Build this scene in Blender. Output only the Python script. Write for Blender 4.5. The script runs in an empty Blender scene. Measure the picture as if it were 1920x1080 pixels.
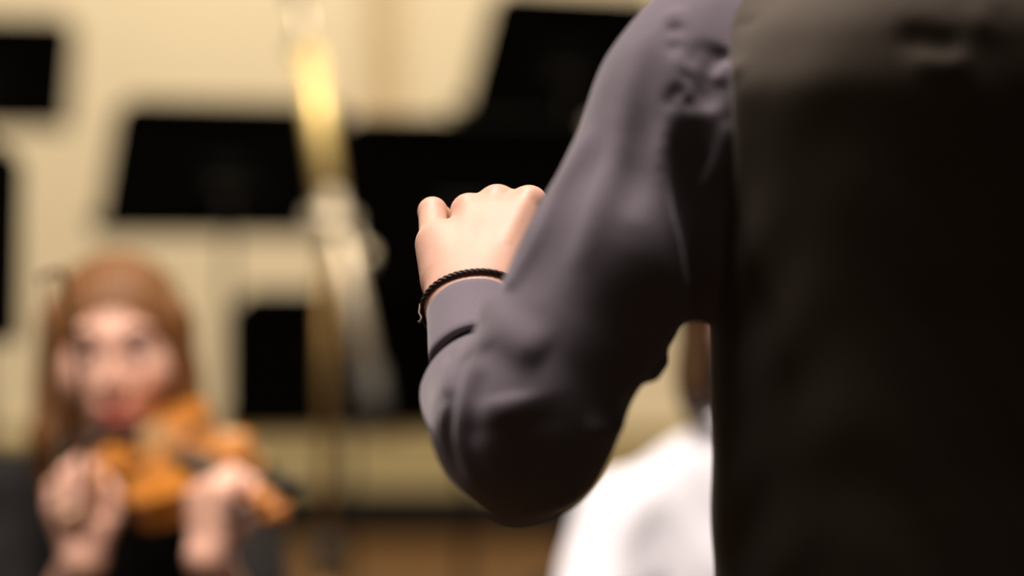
import bpy, bmesh, math, random
import numpy as np
from mathutils import Vector, Matrix
random.seed(4)
SC = bpy.context.scene
COL = SC.collection

# ------------------------------------------------------------------ camera, world, lights, exposure
CAMZ = 1.22
FPX = 7200.0                      # 135 mm lens on a 36 mm sensor, 1920 px wide
cam_d = bpy.data.cameras.new('camera')
cam_d.sensor_width = 36.0
cam_d.lens = 135.0
cam_d.clip_start = 0.05
cam_d.clip_end = 100
cam_d.dof.use_dof = True
cam_d.dof.focus_distance = 2.70
cam_d.dof.aperture_fstop = 2.75
cam = bpy.data.objects.new('camera', cam_d)
cam.location = (0, 0, CAMZ)
cam.rotation_euler = (math.pi / 2, 0, 0)
COL.objects.link(cam)
SC.camera = cam

SC.view_settings.view_transform = 'Standard'
SC.view_settings.look = 'None'
SC.view_settings.gamma = 1.0
SC.view_settings.use_curve_mapping = False
SC.view_settings.exposure = 0.0

w = bpy.data.worlds.new('hall_ambience')
SC.world = w
w.use_nodes = True
w.node_tree.nodes['Background'].inputs[0].default_value = (1.0, 0.82, 0.60, 1)
w.node_tree.nodes['Background'].inputs[1].default_value = 0.045

def area_light(name, loc, target, size, power, colour, size_y=None, spread=180):
    l = bpy.data.lights.new(name, 'AREA')
    l.energy = power
    l.color = colour
    l.size = size
    l.spread = math.radians(spread)
    if size_y:
        l.shape = 'RECTANGLE'
        l.size_y = size_y
    o = bpy.data.objects.new(name, l)
    o.location = loc
    d = Vector(target) - Vector(loc)
    o.rotation_euler = d.to_track_quat('-Z', 'Y').to_euler()
    COL.objects.link(o)
    return o

area_light('stage_light_podium', (-0.25, 2.66, 4.6), (0.1, 2.55, 1.3), 1.6, 46, (1.0, 0.86, 0.80), spread=80)
area_light('stage_light_side', (-3.2, 2.62, 3.6), (-0.30, 3.6, 1.0), 1.2, 9, (1.0, 0.86, 0.74), spread=80)
area_light('stage_light_strings', (-0.5, 3.1, 4.0), (-0.1, 4.8, 0.9), 1.4, 46, (1.0, 0.87, 0.77), spread=90)
area_light('stage_light_rear', (0.0, 5.9, 5.2), (-0.3, 7.9, 0.8), 1.6, 110, (1.0, 0.84, 0.62), spread=100)
area_light('wall_wash', (0.0, 10.9, 5.3), (0.0, 12.6, 2.5), 7.0, 395, (1.0, 0.88, 0.68), size_y=0.4)

# ------------------------------------------------------------------ helpers
def P(px, py, d):
    """a point d metres in front of the camera position, from its bearing"""
    return np.array([(px - 960) / FPX * d, d, CAMZ - (py - 540) / FPX * d], dtype=np.float64)

def tag(o, label=None, cat=None, group=None, kind=None):
    if label: o['label'] = label
    if cat: o['category'] = cat
    if group: o['group'] = group
    if kind: o['kind'] = kind
    return o

def empty(name, loc, rz=0.0):
    o = bpy.data.objects.new(name, None)
    o.empty_display_size = 0.1
    o.location = loc
    o.rotation_euler = (0, 0, rz)
    COL.objects.link(o)
    return o

def mesh_obj(name, verts, faces, mat, parent=None, smooth=True, base=None):
    v = np.asarray(verts, dtype=np.float64)
    if base is not None:
        v = v - np.asarray(base)
    me = bpy.data.meshes.new(name)
    if isinstance(faces, np.ndarray) and faces.ndim == 2:
        nf, k = faces.shape
        me.vertices.add(len(v)); me.vertices.foreach_set('co', v.astype(np.float32).ravel())
        me.loops.add(nf * k); me.loops.foreach_set('vertex_index', faces.astype(np.int32).ravel())
        me.polygons.add(nf)
        me.polygons.foreach_set('loop_start', np.arange(0, nf * k, k, dtype=np.int32))
        me.update(calc_edges=True)
        me.validate()
    else:
        me.from_pydata(v.tolist(), [], [list(f) for f in faces])
        me.update()
    if smooth:
        me.polygons.foreach_set('use_smooth', np.ones(len(me.polygons), dtype=bool))
    me.materials.append(mat)
    o = bpy.data.objects.new(name, me)
    COL.objects.link(o)
    if parent is not None:
        o.parent = parent
    return o

class MB:
    """collects vertices and faces of one mesh"""
    def __init__(s): s.v = []; s.f = []
    def add(s, v, f):
        b = len(s.v); s.v += [tuple(map(float, q)) for q in v]; s.f += [tuple(i + b for i in q) for q in f]
        return s
    def box(s, c, size, M=None, bev=0.0):
        bm = bmesh.new()
        bmesh.ops.create_cube(bm, size=1.0)
        for q in bm.verts: q.co = Vector((q.co.x * size[0], q.co.y * size[1], q.co.z * size[2]))
        if bev > 0:
            bmesh.ops.bevel(bm, geom=bm.edges[:], offset=bev, segments=2, affect='EDGES', profile=0.5)
        bm.verts.index_update()
        vs = [q.co.copy() for q in bm.verts]
        if M is not None: vs = [M @ q for q in vs]
        vs = [q + Vector(c) for q in vs]
        s.add(vs, [[q.index for q in f.verts] for f in bm.faces]); bm.free()
        return s
    def tube(s, pts, r, n=10, caps=True):
        pts = [Vector(p) for p in pts]
        rs = r if hasattr(r, '__len__') else [r] * len(pts)
        up = None; rings = []
        for i, p in enumerate(pts):
            t = (pts[min(i + 1, len(pts) - 1)] - pts[max(i - 1, 0)]).normalized()
            if up is None:
                up = t.orthogonal().normalized()
            else:
                up = (up - t * up.dot(t)).normalized()
            b = t.cross(up)
            rings.append([p + (up * math.cos(2 * math.pi * k / n) + b * math.sin(2 * math.pi * k / n)) * rs[i] for k in range(n)])
        v = [q for rg in rings for q in rg]; f = []
        for i in range(len(pts) - 1):
            for k in range(n):
                f.append((i * n + k, i * n + (k + 1) % n, (i + 1) * n + (k + 1) % n, (i + 1) * n + k))
        if caps:
            f.append(tuple(range(n - 1, -1, -1))); f.append(tuple((len(pts) - 1) * n + k for k in range(n)))
        return s.add(v, f)
    def lathe(s, prof, c=(0, 0, 0), n=24, M=None):
        v = []; f = []
        for r, z in prof:
            for k in range(n):
                a = 2 * math.pi * k / n
                q = Vector((r * math.cos(a), r * math.sin(a), z))
                if M is not None: q = M @ q
                v.append(q + Vector(c))
        for i in range(len(prof) - 1):
            for k in range(n):
                f.append((i * n + k, i * n + (k + 1) % n, (i + 1) * n + (k + 1) % n, (i + 1) * n + k))
        f.append(tuple(range(n - 1, -1, -1))); f.append(tuple((len(prof) - 1) * n + k for k in range(n)))
        return s.add(v, f)
    def prism(s, poly, y0, y1):
        """poly in (x, z), extruded along y"""
        n = len(poly)
        v = [(x, y0, z) for x, z in poly] + [(x, y1, z) for x, z in poly]
        f = [tuple(range(n)), tuple(range(2 * n - 1, n - 1, -1))]
        for i in range(n): f.append((i, i + n, (i + 1) % n + n, (i + 1) % n))
        return s.add(v, f)
    def build(s, name, mat, parent=None, smooth=False, base=None):
        return mesh_obj(name, s.v, s.f, mat, parent, smooth, base)

# ---- signed distance modelling: smooth unions of limbs, meshed by surface nets
def rc(p, a, b, ra, rb):
    a = np.asarray(a, np.float32); b = np.asarray(b, np.float32)
    ba = b - a; pa = p - a
    t = np.clip((pa @ ba) / max(float(ba @ ba), 1e-12), 0, 1)
    return np.linalg.norm(pa - t[:, None] * ba, axis=1) - (ra + t * (rb - ra))

def sph(p, c, r): return np.linalg.norm(p - np.asarray(c, np.float32), axis=1) - r

def ell(p, c, r, R=None):
    q = p - np.asarray(c, np.float32)
    if R is not None: q = q @ np.asarray(R, np.float32)
    r = np.asarray(r, np.float32)
    k0 = np.linalg.norm(q / r, axis=1); k1 = np.linalg.norm(q / (r * r), axis=1) + 1e-9
    return k0 * (k0 - 1) / k1

def smin(a, b, k):
    h = np.clip(0.5 + 0.5 * (b - a) / k, 0, 1)
    return b + (a - b) * h - k * h * (1 - h)

def smax(a, b, k): return -smin(-a, -b, k)

def poly(p, pts, r):
    d = None
    rs = r if hasattr(r, '__len__') else [r] * len(pts)
    for i in range(len(pts) - 1):
        e = rc(p, pts[i], pts[i + 1], rs[i], rs[i + 1])
        d = e if d is None else np.minimum(d, e)
    return d

def sdf_mesh(f, lo, hi, h, B=8):
    lo = np.asarray(lo, np.float64); hi = np.asarray(hi, np.float64)
    nb = np.maximum(np.ceil((hi - lo) / (h * B)).astype(int), 1)
    n = nb * B + 1
    bi = np.stack(np.meshgrid(*[np.arange(k) for k in nb], indexing='ij'), -1).reshape(-1, 3)
    cen = (lo + (bi + 0.5) * B * h).astype(np.float32)
    def ev(pts):
        return np.concatenate([f(pts[i:i + 300000]) for i in range(0, len(pts), 300000)]) if len(pts) else np.zeros(0, np.float32)
    dc = ev(cen)
    act = np.abs(dc) < B * h * 0.87 * 1.35 + 0.012
    V = np.full(n, 1.0, np.float32)
    sg = np.where(dc < 0, -1.0, 1.0).astype(np.float32).reshape(nb)
    V[:-1, :-1, :-1] = sg.repeat(B, 0).repeat(B, 1).repeat(B, 2)
    loc = np.stack(np.meshgrid(*[np.arange(B + 1)] * 3, indexing='ij'), -1).reshape(-1, 3)
    ab = bi[act]
    for i in range(0, len(ab), 400):
        idx = (ab[i:i + 400, None, :] * B + loc[None]).reshape(-1, 3)
        V[idx[:, 0], idx[:, 1], idx[:, 2]] = ev((lo + idx * h).astype(np.float32))
    I = V < 0
    cnt = np.zeros(n - 1, np.int8)
    cs = [(a, b, c) for a in (0, 1) for b in (0, 1) for c in (0, 1)]
    def sl(A, o): return A[o[0]:A.shape[0] - 1 + o[0], o[1]:A.shape[1] - 1 + o[1], o[2]:A.shape[2] - 1 + o[2]]
    for o in cs: cnt += sl(I, o)
    cell = np.argwhere((cnt > 0) & (cnt < 8))
    acc = np.zeros((len(cell), 3)); num = np.zeros(len(cell))
    for a in cs:
        for ax in range(3):
            if a[ax] == 0:
                b = list(a); b[ax] = 1
                ia = cell + a; ib = cell + b
                va = V[ia[:, 0], ia[:, 1], ia[:, 2]]; vb = V[ib[:, 0], ib[:, 1], ib[:, 2]]
                m = (va < 0) != (vb < 0)
                t = va[m] / (va[m] - vb[m])
                q = np.tile(np.array(a, float), (m.sum(), 1)); q[:, ax] = t
                acc[m] += q; num[m] += 1
    vert = lo + (cell + acc / num[:, None]) * h
    ids = np.full(n - 1, -1, np.int32); ids[cell[:, 0], cell[:, 1], cell[:, 2]] = np.arange(len(cell))
    F = []
    for ax in range(3):
        o1, o2 = [(1, 2), (2, 0), (0, 1)][ax]
        A = I.take(range(0, n[ax] - 1), ax); Bm = I.take(range(1, n[ax]), ax)
        e = np.argwhere(A != Bm)
        e = e[(e[:, o1] > 0) & (e[:, o2] > 0) & (e[:, o1] < n[o1] - 1) & (e[:, o2] < n[o2] - 1)]
        def g(d1, d2):
            k = e.copy(); k[:, o1] += d1; k[:, o2] += d2
            return ids[k[:, 0], k[:, 1], k[:, 2]]
        q = np.stack([g(-1, -1), g(0, -1), g(0, 0), g(-1, 0)], 1)
        fl = ~A[e[:, 0], e[:, 1], e[:, 2]]
        q[fl] = q[fl][:, ::-1]
        F.append(q)
    F = np.concatenate(F)
    F = F[(F >= 0).all(1)]
    return vert, F

def hit(px, py, f, t0=1.9, t1=3.2):
    d = np.array([(px - 960) / FPX, 1.0, -(py - 540) / FPX]); L = np.linalg.norm(d)
    t = t0; best = (9.0, t0)
    for _ in range(120):
        q = np.array([0, 0, CAMZ]) + d * t
        s = float(f(q[None].astype(np.float32))[0])
        if s < best[0]: best = (s, t)
        if s < 0.0003: break
        t += max(s * 0.7 / L, .001)
        if t > t1: break
    return np.array([0, 0, CAMZ]) + d * best[1]

def spline(pts, m=6):
    pts = [np.asarray(q, float) for q in pts]
    if len(pts) < 3: return [pts[0] + (pts[1] - pts[0]) * k / m for k in range(m + 1)]
    out = []
    for i in range(len(pts) - 1):
        p0 = pts[max(i - 1, 0)]; p1 = pts[i]; p2 = pts[i + 1]; p3 = pts[min(i + 2, len(pts) - 1)]
        for k in range(m):
            t = k / m
            out.append(.5 * (2 * p1 + (p2 - p0) * t + (2 * p0 - 5 * p1 + 4 * p2 - p3) * t * t + (3 * p1 - p0 - 3 * p2 + p3) * t ** 3))
    return out + [pts[-1]]

def fold(p, pts, wid, amp, taper=(0.35, 0.35)):
    """soft crease (amp > 0) or soft ridge (amp < 0) along a line lying on the cloth"""
    pts = np.asarray(pts, np.float32)
    out = np.zeros(len(p), np.float32)
    m = ((p > pts.min(0) - 2.6 * wid) & (p < pts.max(0) + 2.6 * wid)).all(1)
    if not m.any(): return out
    q = p[m]; n = len(pts) - 1
    bd = np.full(len(q), 9.0, np.float32); ba = np.zeros(len(q), np.float32)
    def env(t):
        e = np.ones_like(t)
        if taper[0] > 0: e = np.minimum(e, t / taper[0])
        if taper[1] > 0: e = np.minimum(e, (1 - t) / taper[1])
        e = np.clip(e, 0, 1)
        return e * e * (3 - 2 * e)
    for i in range(n):
        a = pts[i]; v = pts[i + 1] - a
        t = np.clip(((q - a) @ v) / max(float(v @ v), 1e-12), 0, 1)
        dd = np.linalg.norm(q - a - t[:, None] * v, axis=1)
        c = dd < bd
        bd = np.where(c, dd, bd); ba = np.where(c, env((i + t) / n), ba)
    out[m] = amp * ba * np.exp(-(bd / wid) ** 2)
    return out

def curve(z, zs, ys):
    """smooth profile through a table"""
    zz = np.linspace(zs[0], zs[-1], 400); yy = np.interp(zz, zs, ys)
    k = np.hanning(25); k /= k.sum()
    yy = np.convolve(np.pad(yy, 12, mode='edge'), k, 'valid')
    return np.interp(z, zz, yy)

# ---- materials
def nodes_of(m):
    m.use_nodes = True
    return m.node_tree.nodes, m.node_tree.links

def plain(name, col, rough=0.6, metal=0.0, spec=0.5, bump=0.0, bscale=200.0, var=0.0, vscale=8.0, sheen=0.0, sss=0.0, coat=0.0):
    m = bpy.data.materials.new(name)
    N, L = nodes_of(m)
    b = N['Principled BSDF']
    b.inputs['Base Color'].default_value = (*col, 1)
    b.inputs['Roughness'].default_value = rough
    b.inputs['Metallic'].default_value = metal
    b.inputs['Specular IOR Level'].default_value = spec
    if sheen:
        b.inputs['Sheen Weight'].default_value = sheen
        b.inputs['Sheen Roughness'].default_value = 0.5
    if coat: b.inputs['Coat Weight'].default_value = coat
    if sss:
        b.inputs['Subsurface Weight'].default_value = sss
        b.inputs['Subsurface Radius'].default_value = (1.0, 0.35, 0.2)
        b.inputs['Subsurface Scale'].default_value = 0.006
    tc = N.new('ShaderNodeTexCoord')
    if var:
        n = N.new('ShaderNodeTexNoise'); n.inputs['Scale'].default_value = vscale; n.inputs['Detail'].default_value = 4
        r = N.new('ShaderNodeValToRGB')
        r.color_ramp.elements[0].position = 0.3; r.color_ramp.elements[1].position = 0.7
        r.color_ramp.elements[0].color = (*[c * (1 - var) for c in col], 1)
        r.color_ramp.elements[1].color = (*[min(1, c * (1 + var)) for c in col], 1)
        L.new(tc.outputs['Object'], n.inputs['Vector']); L.new(n.outputs['Fac'], r.inputs[0]); L.new(r.outputs[0], b.inputs['Base Color'])
    if bump:
        n = N.new('ShaderNodeTexNoise'); n.inputs['Scale'].default_value = bscale; n.inputs['Detail'].default_value = 6
        k = N.new('ShaderNodeBump'); k.inputs['Strength'].default_value = bump; k.inputs['Distance'].default_value = 0.002
        L.new(tc.outputs['Object'], n.inputs['Vector']); L.new(n.outputs['Fac'], k.inputs['Height']); L.new(k.outputs[0], b.inputs['Normal'])
    return m

def wood(name, c1, c2, scale=6.0, axis=0, rough=0.35, coat=0.0, stretch=12.0):
    m = bpy.data.materials.new(name)
    N, L = nodes_of(m); b = N['Principled BSDF']
    tc = N.new('ShaderNodeTexCoord'); mp = N.new('ShaderNodeMapping')
    s = [stretch] * 3; s[axis] = 1.0
    mp.inputs['Scale'].default_value = s
    n = N.new('ShaderNodeTexNoise'); n.inputs['Scale'].default_value = scale; n.inputs['Detail'].default_value = 6; n.inputs['Distortion'].default_value = 0.4
    r = N.new('ShaderNodeValToRGB')
    r.color_ramp.elements[0].position = 0.32; r.color_ramp.elements[1].position = 0.68
    r.color_ramp.elements[0].color = (*c1, 1); r.color_ramp.elements[1].color = (*c2, 1)
    L.new(tc.outputs['Object'], mp.inputs[0]); L.new(mp.outputs[0], n.inputs['Vector']); L.new(n.outputs['Fac'], r.inputs[0]); L.new(r.outputs[0], b.inputs['Base Color'])
    b.inputs['Roughness'].default_value = rough
    b.inputs['Coat Weight'].default_value = coat
    return m

def weave(name, col, scale=900.0, var=0.12, rough=0.85, sheen=0.25, bump=0.15):
    m = plain(name, col, rough, 0, 0.25, sheen=sheen)
    N, L = nodes_of(m); b = N['Principled BSDF']
    tc = N.new('ShaderNodeTexCoord')
    n = N.new('ShaderNodeTexNoise'); n.inputs['Scale'].default_value = scale; n.inputs['Detail'].default_value = 2
    n2 = N.new('ShaderNodeTexNoise'); n2.inputs['Scale'].default_value = 14; n2.inputs['Detail'].default_value = 5
    mx = N.new('ShaderNodeMath'); mx.operation = 'MULTIPLY_ADD'; mx.inputs[1].default_value = 0.5
    L.new(tc.outputs['Object'], n.inputs['Vector']); L.new(tc.outputs['Object'], n2.inputs['Vector'])
    L.new(n.outputs['Fac'], mx.inputs[0])
    sc = N.new('ShaderNodeMath'); sc.operation = 'MULTIPLY'; sc.inputs[1].default_value = 0.5
    L.new(n2.outputs['Fac'], sc.inputs[0]); L.new(sc.outputs[0], mx.inputs[2])
    r = N.new('ShaderNodeValToRGB')
    r.color_ramp.elements[0].position = 0.35; r.color_ramp.elements[1].position = 0.65
    r.color_ramp.elements[0].color = (*[c * (1 - var) for c in col], 1)
    r.color_ramp.elements[1].color = (*[c * (1 + var) for c in col], 1)
    L.new(mx.outputs[0], r.inputs[0]); L.new(r.outputs[0], b.inputs['Base Color'])
    k = N.new('ShaderNodeBump'); k.inputs['Strength'].default_value = bump; k.inputs['Distance'].default_value = 0.001
    L.new(n.outputs['Fac'], k.inputs['Height']); L.new(k.outputs[0], b.inputs['Normal'])
    return m

def plank_floor(name, c1, c2):
    m = bpy.data.materials.new(name)
    N, L = nodes_of(m); b = N['Principled BSDF']
    tc = N.new('ShaderNodeTexCoord')
    br = N.new('ShaderNodeTexBrick')
    br.inputs['Scale'].default_value = 1.0
    br.inputs['Brick Width'].default_value = 1.8; br.inputs['Row Height'].default_value = 0.09
    br.inputs['Mortar Size'].default_value = 0.002
    br.inputs['Color1'].default_value = (*c1, 1); br.inputs['Color2'].default_value = (*c2, 1)
    br.inputs['Mortar'].default_value = (c1[0] * .3, c1[1] * .3, c1[2] * .3, 1)
    L.new(tc.outputs['Object'], br.inputs['Vector'])
    n = N.new('ShaderNodeTexNoise'); n.inputs['Scale'].default_value = 5
    mp = N.new('ShaderNodeMapping'); mp.inputs['Scale'].default_value = (1, 14, 1)
    L.new(tc.outputs['Object'], mp.inputs[0]); L.new(mp.outputs[0], n.inputs['Vector'])
    mx = N.new('ShaderNodeMixRGB'); mx.blend_type = 'MULTIPLY'; mx.inputs[0].default_value = 0.5
    L.new(br.outputs['Color'], mx.inputs[1]); L.new(n.outputs['Fac'], mx.inputs[2]); L.new(mx.outputs[0], b.inputs['Base Color'])
    b.inputs['Roughness'].default_value = 0.7
    b.inputs['Specular IOR Level'].default_value = 0.15
    return m

M = dict(
    wall=plain('cream_painted_plaster', (0.80, 0.69, 0.50), 0.8, bump=0.1, bscale=60, var=0.03, vscale=1.5),
    wall_trim=plain('tan_painted_trim', (0.62, 0.47, 0.28), 0.6, var=0.04),
    low_band=plain('olive_tan', (0.46, 0.37, 0.19), 0.7, var=0.04),
    base=plain('black_baseboard_paint', (0.012, 0.010, 0.008), 0.9, spec=0.1),
    floor=plank_floor('stage_floor_boards', (0.10, 0.055, 0.02), (0.08, 0.042, 0.015)),
    riser=plank_floor('riser_boards', (0.115, 0.052, 0.012), (0.09, 0.04, 0.009)),
    black=plain('black_powder_coat', (0.0025, 0.0025, 0.0022), 0.8, spec=0.06, bump=0.1, bscale=400),
    steel=plain('black_steel_tube', (0.006, 0.006, 0.006), 0.5, spec=0.15),
    gold=plain('warm_polished_metal', (0.95, 0.74, 0.31), 0.42, 0.4),
    chrome=plain('grey_polished_metal', (0.66, 0.58, 0.46), 0.42, 0.5),
    rubber=plain('dark_rubber', (0.03, 0.027, 0.025), 0.6),
    brownpole=plain('bronze_pole_metal', (0.40, 0.25, 0.09), 0.4, 0.7),
    skin=plain('light_skin', (0.59, 0.355, 0.265), 0.5, spec=0.35, bump=0.12, bscale=260, var=0.05, vscale=35, sss=0.25),
    skin2=plain('rosy_skin', (0.70, 0.41, 0.31), 0.5, spec=0.35, var=0.05, vscale=30, sss=0.2),
    shirt=weave('mauve_grey_cotton', (0.140, 0.119, 0.146)),
    vest=weave('brown_black_wool', (0.073, 0.058, 0.042), scale=500, sheen=0.15),
    trousers=weave('black_wool', (0.012, 0.011, 0.011), scale=500, sheen=0.05),
    knit=weave('black_jersey', (0.006, 0.005, 0.005), scale=500, sheen=0.0),
    white=weave('white_cotton', (0.70, 0.70, 0.76), var=0.03),
    shoe=plain('black_leather', (0.01, 0.01, 0.01), 0.35),
    cord=plain('dark_brown_leather_cord', (0.022, 0.013, 0.009), 0.5, var=0.4, vscale=300),
    cordend=plain('waxed_thread', (0.16, 0.10, 0.06), 0.6),
    auburn=wood('auburn_hair', (0.11, 0.038, 0.007), (0.23, 0.092, 0.018), 18, 2, 0.6, stretch=9),
    brunette=wood('dark_brown_hair', (0.030, 0.014, 0.006), (0.09, 0.045, 0.016), 18, 2, 0.45, stretch=9),
    lips=plain('lip_skin', (0.50, 0.11, 0.075), 0.4),
    brow=plain('eyebrow_hair', (0.13, 0.06, 0.03), 0.8),
    eyewhite=plain('eye_white', (0.75, 0.72, 0.68), 0.2),
    iris=plain('dark_iris', (0.05, 0.03, 0.02), 0.2),
    varnish=wood('orange_brown_varnished_maple', (0.32, 0.10, 0.013), (0.52, 0.20, 0.027), 9, 0, 0.28, 0.5),
    ebony=plain('ebony', (0.012, 0.010, 0.009), 0.35),
    bridgewood=plain('pale_bridge_maple', (0.72, 0.50, 0.24), 0.5),
    string=plain('metal_string', (0.7, 0.66, 0.6), 0.3, 1.0),
    bowstick=wood('reddish_brown_bow_wood', (0.40, 0.21, 0.09), (0.52, 0.29, 0.14), 20, 2, 0.35),
    bowhair=plain('pale_horsehair', (0.78, 0.66, 0.50), 0.6),
    bowtip=plain('bow_tip_plate', (0.28, 0.18, 0.10), 0.6),
    chairpad=plain('black_vinyl', (0.012, 0.012, 0.012), 0.5),
)

# ------------------------------------------------------------------ the setting
def struct(name, mb, mat, parent=None, label=None):
    o = mb.build(name, mat, parent)
    if parent is None: o['kind'] = 'structure'
    if label: o['label'] = label
    return o

WALL_Y = 12.6
RISER = 0.40
struct('floor', MB().box((0, 5.6, -0.05), (18, 15.0, 0.1)), M['floor'], label='varnished wooden stage floor under the players')
struct('floor_riser', MB().box((0, 10.55, RISER / 2), (18, 4.1, RISER)), M['riser'], label='raised wooden platform at the back of the stage')
wl = struct('wall_back', MB().box((0, WALL_Y + 0.1, 3.2), (18, 0.2, 6.4)), M['wall'], label='cream painted wall behind the music stands')
struct('baseboard_back', MB().box((0, WALL_Y - 0.02, RISER + 0.083), (18, 0.04, 0.166), bev=0.006), M['base'], label='black baseboard along the foot of the cream wall')
cx = (722 - 960) / FPX * WALL_Y
struct('trim_1', MB().box((cx, WALL_Y - 0.02, 3.46), (0.085, 0.04, 5.4), bev=0.006), M['wall_trim'], label='narrow tan vertical strip on the cream wall')

struct('wall_band', MB().box((0, WALL_Y - 0.008, (RISER + .16 + .74) / 2), (18, 0.016, .74 - RISER - .16)).box((0, WALL_Y - 0.014, .748), (18, 0.028, .022), bev=.004), M['low_band'], label='darker olive tan band along the lower wall')  # thin slab and top strip, darker and more olive than the wall above

# ------------------------------------------------------------------ music stands
def music_stand(centre, yaw, label, tilt=26, W=0.50, H=0.345, floor_z=0.0, chamfer=0.035):
    """desk seen from behind: its back looks towards -y when yaw is 0"""
    c = Vector(centre)
    root = empty('music_stand', (c.x, c.y, floor_z), math.radians(yaw))
    tag(root, label, 'music stand', 'black music stands of the orchestra')
    hz = c.z - floor_z
    R = Matrix.Rotation(math.radians(tilt), 4, 'X')           # the top leans towards the conductor
    T = Matrix.Translation((0, 0, hz)) @ R
    def put(name, mb, mat, par=root):
        return mesh_obj(name, [T @ Vector(q) for q in mb.v], mb.f, mat, par, False)
    a, b, ch = W / 2, H / 2, chamfer
    outline = [(-a, -b), (a, -b), (a, b - ch), (a - ch, b), (-a + ch, b), (-a, b - ch)]
    desk = put('desk', MB().prism(outline, -0.002, 0.002), M['black'])
    put('rim', MB().box((0, -0.006, b - 0.003), (W - 2 * ch, 0.012, 0.005)).box((-a + .002, -0.006, -ch / 2), (0.005, 0.012, H - ch)).box((a - .002, -0.006, -ch / 2), (0.005, 0.012, H - ch)), M['black'], desk)
    put('ledge', MB().box((0, 0.03, -b + 0.002), (W, 0.065, 0.004)).box((0, 0.062, -b + 0.009), (W, 0.004, 0.016)), M['black'])
    put('bracket', MB().box((0, -0.018, -0.03), (0.11, 0.03, 0.10), bev=0.006), M['steel'])
    hub = Vector((0, -0.02, hz - 0.05))
    mb = MB().tube([(-0.05, hub.y - .012, hub.z), (0.05, hub.y - .012, hub.z)], 0.016, 12)
    hb = mb.build('tilt_hub', M['steel'], root, True)
    MB().lathe([(0.012, 0), (0.018, 0.004), (0.018, 0.016), (0.010, 0.02)], (0.05, hub.y - .012, hub.z), 14, Matrix.Rotation(math.pi / 2, 4, 'Y')).build('knob', M['steel'], hb, True)
    MB().tube([(0, hub.y - .012, hub.z), (0, hub.y - .012, 0.42)], 0.0085, 12).build('upper_pole', M['steel'], root, True)
    MB().tube([(0, hub.y - .012, 0.5), (0, hub.y - .012, 0.05)], 0.0125, 12).build('lower_pole', M['steel'], root, True)
    MB().lathe([(0.02, 0), (0.022, 0.02), (0.016, 0.06)], (0, hub.y - .012, 0.47), 14).build('collar', M['steel'], root, True)
    for k in range(3):
        t = math.radians(90 + 120 * k)
        dx, dy = math.cos(t), math.sin(t)
        y0 = hub.y - .012
        lg = MB().tube([(0.01 * dx, y0 + 0.01 * dy, 0.11), (0.12 * dx, y0 + 0.12 * dy, 0.085), (0.25 * dx, y0 + 0.25 * dy, 0.012)], [0.013, 0.011, 0.009], 8).build('leg', M['steel'], root, True)
        MB().lathe([(0.011, 0), (0.013, 0.006), (0.009, 0.018)], (0.25 * dx, y0 + 0.25 * dy, 0.0), 10).build('rubber_foot', M['rubber'], lg, True)
    return root

music_stand(P(418, 316, 8.9), 26, 'black music stand behind the microphone stand, above the red-haired violinist', floor_z=RISER, W=0.57)
music_stand(P(650, 676, 8.15), 12, 'lower black music stand behind the foot of the microphone stand', H=0.335)
music_stand(P(866, 388, 7.6), 14, 'large black music stand right behind the raised fist', W=0.52, H=0.385, tilt=24)
music_stand(P(1056, 108, 9.4), 34, 'high black music stand at the top edge beside the shirt-sleeved shoulder', floor_z=RISER, H=0.35)
music_stand(P(-38, 135, 10.3), 16, 'high black music stand cut by the upper left corner', floor_z=RISER, H=0.33)
music_stand(P(-248, 455, 6.3), 10, 'black music stand at the left edge beside the red-haired head', H=0.35, tilt=20)

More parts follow.
